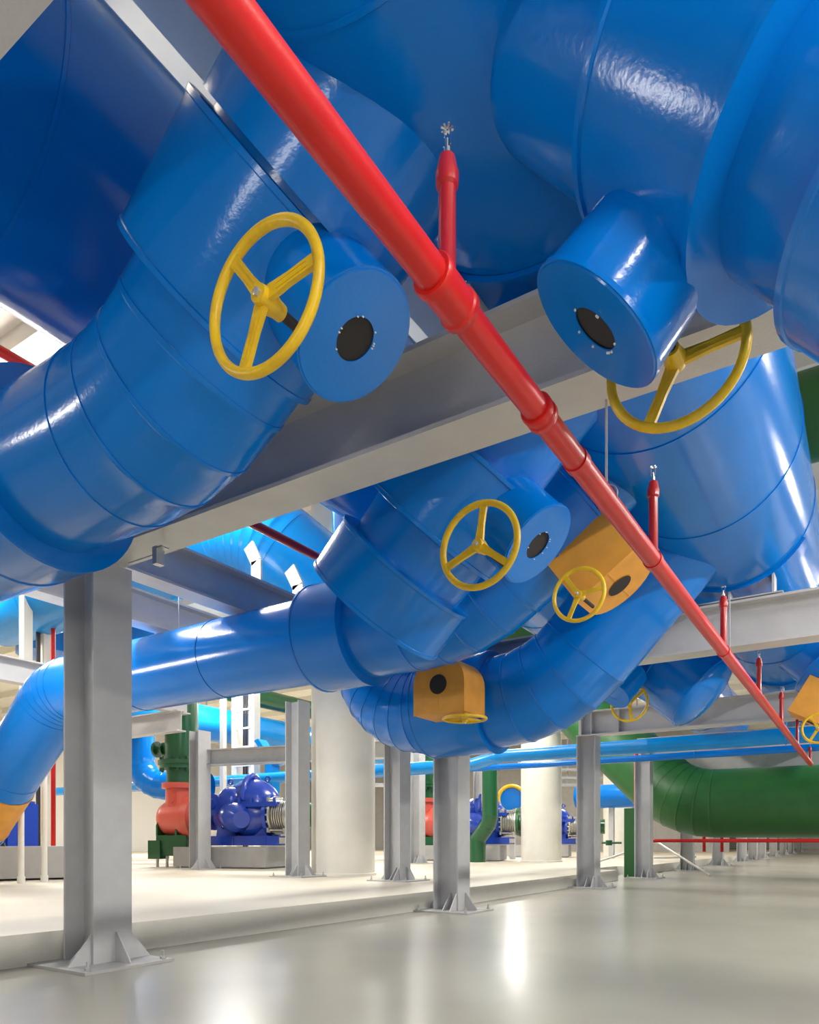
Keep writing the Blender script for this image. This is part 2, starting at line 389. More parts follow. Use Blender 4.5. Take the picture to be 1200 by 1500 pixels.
# main header overhead
t = thing('header_pipe', (6, HYC, HZC-HR), 'huge blue header pipe running away overhead above the red sprinkler pipe', 'pipe')
xs = [-3.0, -1.2, .6, 2.0, 3.42, 5.4, 7.2, 8.85, 11, 13, 14.8, 17.5, 19.6, 22, 25, 28, 31, 34, 38]
for a, b in zip(xs, xs[1:]): section('pipe_jacket', (a, HYC, HZC), (1,0,0), HR, (b, HYC, HZC), (1,0,0), HR, 'blue', t, .008, 72)
for i, x in enumerate((3.5, 9.0, 14.95, 19.7)):
    s = thing('pipe_saddle', (x, HYC, BZ1), ['curved saddle under the blue header on the nearest cross beam', 'curved beige-bottomed saddle under the header on the second cross beam',
        'curved saddle under the header on the third cross beam', 'curved saddle under the header on the fourth cross beam'][i], 'saddle')
    m = MB(); nn = 20
    for (q0, q1) in ((math.pi*1.17, math.pi*1.83),):
        P = []
        for k in range(nn+1):
            q = q0+(q1-q0)*k/nn
            for (xx, rr) in ((x-.14, HR+.004), (x+.14, HR+.004), (x+.14, HR+.035), (x-.14, HR+.035)):
                P.append((xx, HYC+rr*math.cos(q), HZC+rr*math.sin(q)))
        F = [(i_*4+j, i_*4+(j+1) % 4, i_*4+4+(j+1) % 4, i_*4+4+j) for i_ in range(nn) for j in range(4)]+[(0,1,2,3), (nn*4+3, nn*4+2, nn*4+1, nn*4)]
        m.add(P, F)
    obj('cradle', m, 'blue', s)
    for dy in (-.45, 0, .45):
        zt = HZC-math.sqrt((HR+.03)**2-dy**2)
        obj('saddle_web', MB().box(x-.12, x+.12, HYC+dy-.012, HYC+dy+.012, BZ1, zt), 'beam_grey', s, smooth=False)
    obj('saddle_foot', MB().box(x-.14, x+.14, HYC-.55, HYC+.55, BZ1, BZ1+.015), 'beam_grey', s, smooth=False)
# second header further left
H2Y, H2Z, H2R = 4.5, 5.4, .90
t = thing('header_pipe', (6, H2Y, H2Z-H2R), 'shaded dark blue header pipe at the top left corner', 'pipe')
xs = [-2, 0, 2.2, 4.4, 6.6, 8.8, 11, 13.2, 15.5, 18, 21, 24, 28]
for a, b in zip(xs, xs[1:]): section('pipe_jacket', (a, H2Y, H2Z), (1,0,0), H2R, (b, H2Y, H2Z), (1,0,0), H2R, 'blue', t, .008, 64)

def down(ang, sgn=1): a = math.radians(ang); return V((0, sgn*math.cos(a), -math.sin(a)))
def under(ang, sgn=1): a = math.radians(ang); return V((0, -sgn*math.sin(a), -math.cos(a)))
def branch(X, ang, zr, lab, coll, R=.50, Rn=.50, t0=.55, t1=1.15, bend=1.2, gores=3, y0=HYC, z0=HZC):
    """nozzle from the header, slanting pipe, gored elbow and a level run as far as the step in the jacket"""
    d = down(ang); o = V((X, y0, z0)); tl = (z0-zr)/(-d.z); c = o+d*tl
    t = thing('branch_pipe', (X, c.y, zr-R), lab, 'pipe')
    section('nozzle', o+d*t0, d, Rn, o+d*t1, d, Rn, 'blue', t, .006)
    run(t, [o+d*(t1-.05), c, V((X, coll+.06, zr))], R, bend, gores, seams=9)
    return t, d, o
# --- branch 1, nearest left
X1 = 2.62
t, d, o = branch(X1, 35.7, 3.374, 'nearest big blue branch pipe bending to the left edge of the picture', 4.40, R=.492, Rn=.56, bend=1.214)
collar(t, (X1, 4.40, 3.374), (0,1,0), .5, .611)
run(t, [(X1, 4.87, 3.374), (X1, 8.8, 3.374)], .605, seams=1.9)
V1 = thing('butterfly_valve', tuple(o+d*1.35), 'nearest valve in blue cladding with yellow handwheel at the left', 'valve')
u1 = under(35.7)
collar(V1, o+d*1.181-u1*.07, d, .634, .57, name='valve_cover')
gear_cover(V1, o+d*1.36+u1*.32, u1, .49, .285, side=(1,0,0))
handwheel(V1, onx(387, 437, 2.02), (-1, .0, 0), .277, spin=math.radians(37), shaft=.12)
# --- branch E, nearest right, mirrored
XE = 2.69
dE, uE = down(48.5, -1), under(48.5, -1); o = V((XE, HYC, HZC))
t = thing('branch_pipe', tuple(o+dE*2.2), 'big blue branch pipe leaving the top right corner of the picture', 'pipe')
section('nozzle', o+dE*.5, dE, .51, o+dE*1.32, dE, .515, 'blue', t)
run(t, [o+dE*1.85, o+dE*2.3], .455, seams=9); collar(t, o+dE*2.226, dE, 1.2, .513)
run(t, [o+dE*3.3, o+dE*3.8, o+dE*3.8+V((0,-2.4,0))], .455, 1.0, 4)
VE = thing('butterfly_valve', tuple(o+dE*1.35), 'nearest valve in blue cladding under the header at the upper right', 'valve')
collar(VE, o+dE*1.306, dE, .60, .575, name='valve_cover', lip=.012)
nE = V((-.156, .64, -.75)).normalized()
gear_cover(VE, onx(873, 481, 2.66)-nE*.62, nE, .62, .285, side=(1,0,0), taper=.8)
handwheel(VE, onx(990, 528, 3.27), (1, 0, 0), .285, spin=math.radians(85), shaft=.25)
# --- branch B2, blind ended
X2 = 4.69
d2, u2 = down(43.8), under(43.8); o = V((X2, HYC, HZC))
t = thing('branch_pipe', tuple(o+d2*2.5), 'blue slanting branch with a wide capped end above the straight pipe', 'pipe')
run(t, [o+d2*.6, o+d2*1.45], .47, seams=9)
collar(t, o+d2*2.32, d2, .43, .60, name='end_cap')
V2 = thing('butterfly_valve', tuple(o+d2*1.9), 'valve in blue cladding on the capped branch, at mid picture', 'valve')
collar(V2, o+d2*1.42, d2, .60, .575, name='valve_cover')
section('cover_sheet', o+d2*2.0, d2, .50, o+d2*2.35, d2, .49, 'blue', V2)
gear_cover(V2, o+d2*1.6+u2*.38, u2, .42, .295, side=(1,0,0))
handwheel(V2, onx(702, 799, 4.12), (-1, 0, 0), .268, spin=math.radians(-8), shaft=.3)
# --- branch A2 with the long straight pipe
XA = 6.30
t, dA, o = branch(XA, 35.5, 3.30, 'blue branch with the long straight run passing behind the nearest column', 4.60, R=.51, Rn=.42, bend=1.728, gores=4, t1=1.1)
collar(t, (XA, 4.59, 3.30), (0,1,0), .66, .59, name='collar')
run(t, [(XA, 5.2, 3.30), (XA, 10.45, 3.30), (XA, 13.05, 1.2)], .483, 1.0, 4, seams=1.7)
collar(t, (XA, 12.1, 1.967), V((0, 2.6, -2.1)).normalized(), 1.0, .49, 'ochre', 'orange_band', lab='orange end of the pipe')
VA = thing('butterfly_valve', tuple(o+dA*1.3), 'blue clad valve behind the red pipe, carrying the small ochre gear box', 'valve')
collar(VA, o+dA*1.02, dA, .5, .575, name='valve_cover')
uA = under(35.5)
gear_cover(VA, o+dA*1.28+uA*.42, uA, .50, .33, mat='ochre', shape='D', side=dA, flip=1)
handwheel(VA, onx(848, 871, 5.75), (-1, .0, 0), .215, spin=math.radians(35), rr=.017, shaft=.28)
# --- branch C with the ochre gear box on its low collar
XC = 8.17
t, dC, o = branch(XC, 46.7, 2.75, 'blue branch whose gored elbow hangs lowest, above the second column', 3.97, R=.57, Rn=.575, bend=1.54, gores=4)
collar(t, (XC, 3.97, 2.75), (0,1,0), .95, .64)
run(t, [(XC, 4.85, 2.75), (XC, 5.82, 2.80), (XC, 5.88, 5.6)], .58, .85, 7, seams=9)
VC = thing('gear_box', tuple(onx(660, 1030, 7.0)), 'ochre clad gear box hanging in front of the low blue collar', 'valve gear')
c2 = onx(674, 1014, 7.5)
gear_cover(VC, c2, (-1, 0, 0), .5, .33, mat='ochre', shape='D', side=(0,1,0), flip=-1)
handwheel(VC, onx(681, 1053, 7.1), (0, 0, -1), .24, spin=.4, rr=.017, shaft=.15)
# --- branch D from the second header
XD = 12.6
dD, uD = down(42, -1), under(42, -1); o = V((XD, H2Y, H2Z))
t = thing('branch_pipe', tuple(o+dD*2), 'dark blue branch with a domed end between the second and third cross beams', 'pipe')
run(t, [o+dD*.6, o+dD*2.2], .52, seams=9)
collar(t, o+dD*2.1, dD, .8, .66, name='end_cap')
obj('dished_end', MB().dome(o+dD*2.9, dD, .65, .2, 48), 'blue', t, ang=50)
VD = thing('gear_box', tuple(onx(905, 1020, 11.5)), 'small blue gear stub with yellow handwheel left of the domed branch', 'valve gear')
g0 = onx(925, 985, 11.9); g1 = onx(899, 1018, 11.6)
gear_cover(VD, g0, g1-g0, (g1-g0).length, .28, side=(1,0,0), port=False)
handwheel(VD, onx(922, 1030, 12.1), (1, 0, 0), .30, spin=.9, shaft=.2)
# --- stub at the far right
VF = thing('gear_box', tuple(onx(1195, 1040, 13)), 'ochre gear box and handwheel cut by the right edge of the picture', 'valve gear')
cF = onx(1222, 1008, 13.2)
gear_cover(VF, cF, (0, .5, -.85), .6, .36, mat='ochre', shape='D', side=(1,0,0))
handwheel(VF, onx(1199, 1067, 12.6), (-1, 0, 0), .22, spin=.5, rr=.02, shaft=.2)
tF = thing('branch_pipe', tuple(onx(1200, 960, 13.4)), 'short blue branch above the ochre gear box at the right edge', 'pipe')
dF = down(45, -1); oF = V((13.4, HYC, HZC))
section('nozzle', oF+dF*.5, dF, .55, oF+dF*1.2, dF, .55, 'blue', tF); collar(tF, oF+dF*1.1, dF, .6, .66); run(tF, [oF+dF*1.6, oF+dF*3], .5, seams=9, caps=(False, True))

# ---------------------------------------------------------------- red sprinkler line
SY, SZ, SR = 1.13, 2.74, .052
t = thing('sprinkler_pipe', (6, SY, SZ), 'long bright red sprinkler pipe running diagonally across the picture', 'pipe')
px = lambda u: (lambda q: V((q.x, SY, SZ)))(CAM+ray(u, HZ-(1275-u)*1.293)*(1.74/((1275-u)*1.293/FP)))
stops = [-.6, px(655).x+.05, px(790).x, px(845).x+.1, px(957).x, px(1060).x, px(1112).x, px(1145).x, px(1168).x, px(1187).x+.15]
for a, b in zip(stops, stops[1:]): obj('pipe_length', MB().cyl((a, SY, SZ), (b, SY, SZ), SR, n=28), 'red', t)
for x, L, r in [(px(655).x, .20, .068), (px(790).x, .09, .066)]:
    obj('coupling', MB().rev((x-L/2, SY, SZ), (1,0,0), [(0,SR),(0,r-.004),(.006,r),(.03,r),(.036,r-.006),(L-.036,r-.006),(L-.03,r),(L-.006,r),(L,r-.004),(L,SR)], 28), 'red', t)
for x in (px(845).x, px(957).x, px(1060).x): obj('coupling', MB().cyl((x-.03, SY, SZ), (x+.03, SY, SZ), SR+.006, n=28), 'red', t)
where = ['nearest dark red sprinkler riser with a silver head, before the blue header', 'second dark red sprinkler riser, right of the small ochre gear box',
         'third dark red sprinkler riser, in front of the second cross beam', 'fourth dark red sprinkler riser, just below the second cross beam',
         'fifth dark red sprinkler riser, in front of the third cross beam', 'sixth dark red sprinkler riser, small, above the thin blue pipe', 'farthest dark red sprinkler riser at the end of the red pipe']
for i, (u, top) in enumerate([(655, 213), (957, 697), (1060, 868), (1112, 960), (1145, 1011), (1168, 1040), (1187, 1092)]):
    p = px(u); zt = 1+(HZ-top)/FP*(p-CAM).dot(FW); zt = max(zt, SZ+.25)
    s = thing('sprinkler', (p.x, SY, SZ), where[i], 'sprinkler')
    obj('riser', MB().rev((p.x, SY, SZ+.03), UP, [(0, .035), (.03, .035), (.04, .028), (zt-SZ-.16, .028)], 20), 'dark_red', s)
    obj('reducer', MB().rev((p.x, SY, zt-.14), UP, [(0, .028), (.01, .036), (.05, .038), (.06, .034), (.10, .026), (.11, .014)], 20), 'dark_red', s)
    m = MB().rev((p.x, SY, zt-.03), UP, [(0, .012), (.02, .012), (.022, .006), (.05, .006)], 12)
    m.obox((p.x, SY-.012, zt+.025), UP, (1,0,0), (0,1,0), .05, .006, .004); m.obox((p.x, SY+.012, zt+.025), UP, (1,0,0), (0,1,0), .05, .006, .004)
    obj('sprinkler_head', m, 'chrome', s)
    m = MB()
    for k in range(8):
        q = k*math.pi/4; m.obox((p.x+.012*math.cos(q), SY+.012*math.sin(q), zt+.052), (math.cos(q), math.sin(q), .2), (-math.sin(q), math.cos(q), 0), UP, .018, .006, .002)
    obj('deflector', m, 'chrome', s)
# rod hanger holding the red pipe
p = px(845); p.x = 3.6
h = thing('pipe_hanger', (p.x, SY, SZ+.1), 'thin metal rod hanger holding the red sprinkler pipe under the nearest beam', 'hanger')
obj('rod', MB().cyl((p.x, SY, SZ+.055), (p.x, SY, BZ0), .006, n=8), 'galvanised', h)
obj('strap', MB().torus((p.x, SY, SZ+.02), (1,0,0), .056, .004, 24, 6), 'galvanised', h)

# ---------------------------------------------------------------- pipes beyond
def bar(mb, p, q, w, h, up=UP):
    p, q = V(p), V(q); d = (q-p); s = d.cross(V(up)).normalized() if abs(d.normalized().dot(V(up))) < .99 else V((0,1,0)); n = s.cross(d).normalized()
    return mb.obox((p+q)/2, d, s, n, d.length, w, h)
t = thing('green_pipe', (22, 1, 1.1), 'huge dark green pipe lying low across the aisle at the right', 'pipe')
run(t, [V((22, -9, 2.0)), onx(1000, 1178, 22), onx(1000, 1178, 22)+V((1.6, 4.5, 4.3)), onx(1000, 1178, 22)+V((1.8, 6.0, 6.3))], .98, 2.2, 5, 'green', .008, 3.2)
t = thing('green_pipe', (10, -2, 5.6), 'dark green pipe high up behind the blue header at the right edge', 'pipe')
run(t, [V((10.5, 1.0, 6.45)), V((10.5, -7, 6.45))], .55, mat='green', seams=2.5)
t = thing('blue_pipe', (17, 0, 3.1), 'thin bright blue pipe running level under the third cross beam', 'pipe')
pz = 3.22
run(t, [V((17, -7, pz)), V((17, 8.2, pz)), V((17.5, 9.2, pz-.1)), V((17.5, 30, pz-.1))], .17, .4, 2, 'cyan', .002, 4, n=24)
for y in (5.6, 1.5, -1.4):
    h = thing('pipe_hanger', (17, y, pz), {5.6: 'blue clamp hanger on the thin blue pipe beside the fourth column', 1.5: 'middle blue rod hanger of the thin blue pipe', -1.4: 'blue rod hanger of the thin blue pipe nearest the right edge'}[y], 'hanger')
    obj('clamp', MB().torus((17, y, pz), (0,1,0), .178, .014, 24, 6), 'cyan', h)
    obj('rod', MB().cyl((17, y, pz+.17), (17, y, pz+.62), .03, n=8), 'cyan', h)
t = thing('blue_pipe', (18.4, 0, 3.0), 'second thin blue pipe in shade just under and behind the bright one', 'pipe')
run(t, [V((18.4, -7, 3.10)), V((18.4, 30, 3.10))], .085, mat='blue', seams=5, n=20)
t = thing('cyan_pipe', (9, 9, 4), 'bright sky blue pipe with a gored elbow behind the nearest beam', 'pipe')
c = at(385, 772, 13)
run(t, [c+V((0, 9, 0)), c+V((0, .2, 0)), c+V((1.6, -1.7, -1.9))], .82, 1.25, 8, 'cyan', .005, 2.2)
for (u, v, Z, lab) in ((376, 832, 12.0, 'beige bent bracket propping the sky blue pipe'), (437, 868, 11.5, 'small beige bracket under the elbow of the sky blue pipe')):
    p = at(u, v, Z); b = MB(); bar(b, p+V((0,0,-.35)), p+V((0,0,.12)), .22, .04, up=(1,0,0)); bar(b, p+V((0,0,.1)), p+V((0,.18,.42)), .22, .04, up=(1,0,0))
    label(obj('pipe_bracket', b, 'cream', smooth=False), lab, 'bracket')
t = thing('red_pipe', (9, 6, 4.7), 'dark red pipe seen under the nearest beam before the sky blue elbow', 'pipe')
p = at(415, 790, 9.0); obj('pipe_length', MB().cyl((p.x-5, p.y, p.z), (p.x+3, p.y, p.z), .055, n=20), 'dark_red', t)
for k, (u, v) in enumerate(((10, 520), (8, 548))):
    p = at(u, v, 10.5); t = thing('red_pipe', (p.x, p.y, p.z), ['upper red pipe near the ceiling at the left edge', 'lower red pipe near the ceiling at the left edge'][k], 'pipe')
    obj('pipe_length', MB().cyl((p.x-6, p.y, p.z), (p.x+8, p.y, p.z), .08, n=16), 'red', t)
# red rail like pipe by the fourth column
RX = 21.0
rp = onx(1100, 1231.5, RX).z
t = thing('red_pipe', (RX, 0, rp), 'thin red pipe lying level under the big green pipe', 'pipe')
yL = onx(932, 1231, RX).y
obj('pipe_length', MB().cyl((RX, -9, rp), (RX, yL, rp), .05, n=14), 'red', t)
obj('riser', MB().cyl((RX, yL, rp-.05), (RX, yL, 3.9), .06, n=14), 'red', t)
for (u0, u1) in ((1030, 1030), (1001, 1001)):
    yy = onx(u0, 1231, RX).y; obj('dropper', MB().cyl((RX+3, yy, rp-.35), (RX+3, yy, rp+.3), .05, n=12), 'red', t)
t = thing('green_post', onz(926, 1284, .0), 'flat green post standing just left of the fourth column', 'post')
gp = onz(926, 1285, 0.0); gz = 1.9
obj('post', MB().box(gp.x-.2, gp.x+.2, gp.y-.16, gp.y+.16, 0, gz), 'green', t, smooth=False)
m = MB().cyl(gp+V((-.3,.2,.95)), gp+V((-.3,.75,.95)), .03, n=10); m.cyl(gp+V((-.3,.55,.88)), gp+V((-.3,.55,1.02)), .09, n=12)
obj('drain_valve', m, 'deep_green', t)
# light handrail of pale tube
h0, h1 = onz(900, 1259, PZ), onz(1035, 1286, 0)
t = thing('barrier_rail', tuple(onz(960, 1270, 0)), 'pale grey tube slanting down to the floor beside the fourth column', 'rail')
m = MB().cyl(at(858, 1268, 23), at(936, 1243, 23), .035, n=10); obj('tube', m, 'galvanised', t)
m = MB().cyl(at(960, 1232, 24), at(1040, 1282, 20), .035, n=10); obj('tube', m, 'galvanised', t)
m = MB().cyl(at(958, 1235, 26), at(1020, 1235, 26), .03, n=10).cyl(at(958, 1257, 26), at(1020, 1255, 26), .03, n=10); obj('guard_tube', m, 'galvanised', t)
# horizontal blue pipe and dark pipe ends far right
t = thing('blue_pipe', at(880, 1170, 30), 'short dark blue pipe end seen left of the diagonal green pipe', 'pipe')
p = at(846, 1168, 31); run(t, [p, p+V((0,-4.6,0))], .5, mat='blue', seams=2, n=32, caps=(True, True)); obj('support', MB().box(p.x-.1, p.x+.1, p.y-1.6, p.y-1.4, PZ, p.z-.4), 'steel_grey', t, smooth=False)

# ---------------------------------------------------------------- round white pillars
for (u, v, r, top, lab) in ((503, 1284, .69, 8.9, 'wide white round concrete pillar at the centre left'), (793, 1263, .72, 8.9, 'white round concrete pillar right of centre, behind the thin blue pipe'),
                     (905, 1254, .70, 8.9, 'most distant white round pillar, small, beside the green post')):
    p = onz(u, v, PZ); p = p+V((p.x, p.y, 0)).normalized()*r
    m = MB().rev((p.x, p.y, PZ), UP, [(0, r+.03), (.05, r+.03), (.06, r), (4, r), (top-PZ, r)], 56)
    label(obj('round_pillar', m, 'cream', ang=30), lab, 'pillar')
    if u == 503:
        q = p-V((p.x, p.y, 0)).normalized()*r; side = V((-.35, .94, 0))
        b = thing('switch_box', tuple(at(468, 1155, 15.3)), 'small switch box with blue plug on the white pillar', 'switch')
        g = lambda uu, vv: at(uu, vv, 15.45)
        m = MB()
        for a_, b_ in (((458, 1098), (468, 1112)), ((468, 1112), (468, 1148))): m.cyl(g(*a_), g(*b_), .012, n=8)
        obj('conduit', m, 'galvanised', b)
        m = MB().obox(g(468, 1152), FW, RT, UP, .1, .09, .14); obj('box', m, 'slab_grey', b, smooth=False)
        m = MB().obox(g(465, 1157), FW, RT, UP, .12, .08, .09); obj('plug', m, 'pump_blue', b, smooth=False)

# ---------------------------------------------------------------- pump sets
def ell(mb, c, rx, ry, rz, n=28, m=14):
    c = V(c); b = len(mb.v)
    for i in range(m+1):
        a = -math.pi/2+math.pi*i/m
        for k in range(n):
            q = 2*math.pi*k/n; mb.v.append(c+V((rx*math.cos(a)*math.cos(q), ry*math.cos(a)*math.sin(q), rz*math.sin(a))))
    for i in range(m):
        for k in range(n):
            k2 = (k+1) % n; mb.f.append((b+i*n+k, b+i*n+k2, b+(i+1)*n+k2, b+(i+1)*n+k))
    return mb
def pump_set(P, s, w1, w2, parts=('slab', 'pump', 'check')):
    """P: floor point under the pump; right in the picture is -Y, towards the camera is -X"""
    r = V((.25, -.968, 0)); f = V((-.968, -.25, 0))
    L = lambda a, b, c: P+r*(a*s)+f*(b*s)+UP*(c*s)
    def rv(mb, c, ax, prof, n=28): return mb.rev(c, ax, [(q*s, w*s) for q, w in prof], n)
    if 'slab' in parts:
        m = MB().obox(L(-.55, 0, .33), r, f, UP, 3.1*s, 1.5*s, .58*s); m.obox(L(-.55, 0, .02), r, f, UP, 2.9*s, 1.3*s, .05*s)
        label(obj('pump_slab', m, 'slab_grey', smooth=False), w1[0], 'slab')
    if 'pump' in parts:
        t = thing('centrifugal_pump', tuple(L(0, 0, .62)), w1[1], 'pump')
        B = 'pump_blue'
        m = MB().obox(L(.1, 0, .68), r, f, UP, 1.95*s, 1.0*s, .04*s); m.obox(L(.1, .48, .76), r, f, UP, 1.95*s, .05*s, .18*s); m.obox(L(.1, 0, .86), r, f, UP, 1.95*s, 1.0*s, .04*s)
        for a in (-.8, -.1, .75): m.obox(L(a, .5, .76), r, f, UP, .03*s, .06*s, .18*s)
        obj('base_frame', m, B, t, smooth=False)
        m = MB()
        for a in (-.42, .42):
            poly = [L(a-.26, .32, .88), L(a+.26, .32, .88), L(a+.12, .32, 1.55), L(a-.16, .32, 1.55)]; m.prism(poly, -f*.12*s)
            poly = [L(a-.26, -.22, .88), L(a+.26, -.22, .88), L(a+.12, -.22, 1.55), L(a-.16, -.22, 1.55)]; m.prism(poly, -f*.12*s)
        obj('foot', m, B, t, smooth=False)
        m = MB(); rv(m, L(-.75, 0, 1.35), r, [(0, .12), (0, .34), (.06, .36), (.25, .46), (.45, .40), (.6, .45), (.85, .58), (1.1, .56), (1.35, .42), (1.5, .44), (1.5, .2)])
        obj('lower_casing', m, B, t)
        m = MB(); rv(m, L(-.35, .3, 1.38), (r*.75+f*.55+UP*-.15), [(0, .2), (.12, .32), (.35, .36), (.6, .33), (.8, .2)]); obj('volute', m, B, t)
        m = MB(); e = len(m.v); ell(m, (0, 0, 0), .72*s, .5*s, .62*s); m.v = [P+r*(q.x+.12*s)+f*q.y+UP*(max(q.z, 0)+1.62*s) for q in m.v]
        obj('upper_casing', m, B, t)
        m = MB(); ell(m, (0, 0, 0), .34*s, .3*s, .36*s); m.v = [L(-.28, .3, 1.68)+r*q.x+f*q.y+UP*q.z for q in m.v]; obj('suction_lobe', m, B, t)
        m = MB(); poly = [L(a, b, 1.55) for a, b in ((-.85, -.35), (-.6, -.55), (1.0, -.5), (1.1, 0), (1.0, .5), (.1, .62), (-.55, .5), (-.85, .3))]; m.prism(poly, UP*.11*s)
        obj('split_flange', m, B, t, smooth=False)
        m = MB()
        for a, b in ((-.7, .42), (-.45, .5), (-.2, .55), (.1, .58), (.4, .55), (.7, .5), (.95, .45)): m.cyl(L(a, b, 1.66), L(a, b, 1.76), .035*s, n=8)
        obj('casing_nut', m, B, t)['kind'] = 'stuff'
        m = MB(); m.torus(P+r*(.12*s)+UP*(1.62*s), r, .56*s, .07*s, 40, 10, -math.pi/2, math.pi/2); m.v = [P+(q-P).dot(r)*r+UP*(q-P).dot(UP)*1.06+f*((q-P).dot(f)*.86) for q in m.v]; obj('casing_rib', m, B, t)
        m = MB(); rv(m, L(-.62, .42, 1.62), f, [(0, .2), (.1, .2), (.1, .25), (.17, .25), (.17, .13), (.24, .11), (.24, .05)], 20); obj('bearing_housing', m, B, t)
        m = MB()
        for a in (-.45, .55): m.torus(L(a, .05, 2.22 if a > 0 else 2.18), f, .06*s, .022*s, 16, 8)
        obj('lifting_eye', m, B, t)
        m = MB(); rv(m, L(-1.0, 0, 1.35), r, [(0, .33), (.07, .33), (.07, .2), (.3, .2)]); obj('drive_flange', m, B, t)
        m = MB(); rv(m, L(.66, .1, 1.36), r, [(0, .47), (.09, .47), (.09, .3)]); obj('discharge_flange', m, B, t)
        m = MB()
        for k in range(16):
            q = 2*math.pi*k/16; c = L(.74, .1, 1.36)+f*(math.cos(q)*.41*s)+UP*(math.sin(q)*.41*s); m.cyl(c, c+r*.07*s, .028*s, n=6)
        obj('flange_bolts', m, 'galvanised', t)['kind'] = 'stuff'
        m = MB(); prof = [(0, .2), (0, .45), (.05, .45), (.05, .34)]
        for k in range(6): prof += [(.07+k*.055, .34), (.085+k*.055, .40), (.11+k*.055, .40), (.12+k*.055, .34)]
        prof += [(.42, .34), (.42, .45), (.47, .45), (.47, .2)]
        rv(m, L(.80, .1, 1.36), r, prof)
        for q in (.8, 2.4, 4.0, 5.5):
            c = L(.80, .1, 1.36)+f*(math.cos(q)*.5*s)+UP*(math.sin(q)*.5*s); m.cyl(c, c+r*.47*s, .02*s, n=8)
            for e_ in (0, .42): m.obox(c+r*e_*s, r, f, UP, .05*s, .1*s, .1*s)
        obj('bellows', m, 'bellows', t, ang=50)
        m = MB(); rv(m, L(1.28, .1, 1.36), r, [(0, .46), (.08, .46), (.08, .3), (.9, .3), (.9, .1)]); obj('outlet_pipe', m, 'deep_green', t)
        m = MB(); pts = [L(-.72, .62, 1.62), L(-.9, .66, 1.52), L(-.98, .66, 1.2), L(-1.02, .62, .9), L(-.95, .6, .68)]
        for a, b in zip(pts, pts[1:]): m.cyl(a, b, .02*s, n=8)
        obj('cable', m, 'cable', t)
    if 'check' in parts:
        LC = lambda a, b, c: L(a+.42, b, c)
        t = thing('check_valve', tuple(LC(-2.2, 0, .6)), w1[2], 'valve')
        m = MB(); rv(m, LC(-2.9, .0, 1.32), r, [(0, .1), (.02, .22), (.12, .36), (.3, .46), (.7, .48), (.9, .52), (.9, .56), (1.1, .56), (1.1, .3)]); obj('body', m, 'pump_red', t)
        m = MB(); rv(m, LC(-2.3, 0, 1.3), UP, [(0, .38), (.75, .38), (.75, .47), (.88, .47), (.88, .3)]); obj('neck', m, 'pump_red', t)
        m = MB(); rv(m, LC(-2.98, 0, 1.32), r, [(0, .07), (.1, .07), (.1, .14), (.16, .14)], 12); obj('end_plug', m, 'pump_red', t)
        m = MB(); m.obox(LC(-2.3, .36, 1.68), r, f, UP, .2*s, .06*s, .5*s); rv(m, LC(-2.3, .38, 1.75), f, [(0, .07), (.05, .07), (.05, .03)], 12)
        obj('raised_marking', m, 'pump_red', t)
        m = MB().obox(LC(-2.3, .25, .72), r, f, UP, .85*s, .35*s, .36*s); m.obox(LC(-2.75, .3, .55), r, f, UP, .35*s, .35*s, .45*s)
        for a in (-2.75, -2.2): m.prism([LC(a, .4, .9), LC(a+.05, .4, .9), LC(a+.05, .4, 1.22), LC(a, .4, 1.15)], -f*.7*s)
        m.obox(LC(-2.3, -.1, .55), r, f, UP, .9*s, 1.0*s, .3*s)
        obj('stand', m, 'deep_green', t, smooth=False)
        m = MB()
        for a in (-2.78, -2.5, -2.2): m.cyl(LC(a, .3, 0), LC(a, .3, .42), .035*s, n=10)
        obj('stand_screws', m, 'galvanised', t)['kind'] = 'stuff'
        t = thing('green_riser', tuple(LC(-2.3, 0, 2.2)), w1[3], 'pipe')
        m = MB(); rv(m, LC(-2.3, 0, 2.19), UP, [(0, .36), (.34, .36), (.34, .52), (.44, .52), (.44, .56), (.54, .56), (.54, .40), (2.2, .40)]); obj('riser_pipe', m, 'deep_green', t)
        m = MB()
        for k in range(14):
            q = 2*math.pi*k/14; c = LC(-2.3, 0, 2.46)+f*(math.cos(q)*.49*s)+r*(math.sin(q)*.49*s); m.cyl(c, c+UP*.36*s, .03*s, n=6)
        obj('flange_bolts', m, 'deep_green', t)['kind'] = 'stuff'
        m = MB(); rv(m, LC(-2.7, .0, 3.05), -r, [(0, .1), (.1, .1), (.1, .17), (.16, .17), (.16, .08), (.3, .08), (.3, .2), (.36, .2), (.36, .05)], 18); obj('side_valve', m, 'deep_green', t)
def pset(u, v, Z, s, labs, parts=('pump', 'check')):
    p = at(u, v, Z); p.z = PZ; pump_set(p, s, labs, None, ('slab',))
    k = s*1.25; pump_set(p+UP*(.62*s-.62*k), k, labs, None, parts)
pset(364, 1270, 19.8, .93, ('grey concrete slab carrying the nearest dark blue pump', 'nearest dark blue double suction pump with metal bellows between two columns',
     'nearest red check valve on a green stand at the left', 'nearest dark green riser pipe standing on the red check valve'))
pset(702, 1262, 27.0, .93, ('grey concrete slab of the middle pump behind the second column', 'middle dark blue pump mostly hidden behind the second column',
     'second red check valve seen between the columns at the picture centre', 'second green riser pipe above the red check valve at the centre'))
pset(806, 1257, 33.0, .9, ('grey concrete slab of the far pump right of the round pillar', 'farthest dark blue pump, small, between the second round pillar and third column',
     '', ''), parts=('pump',))
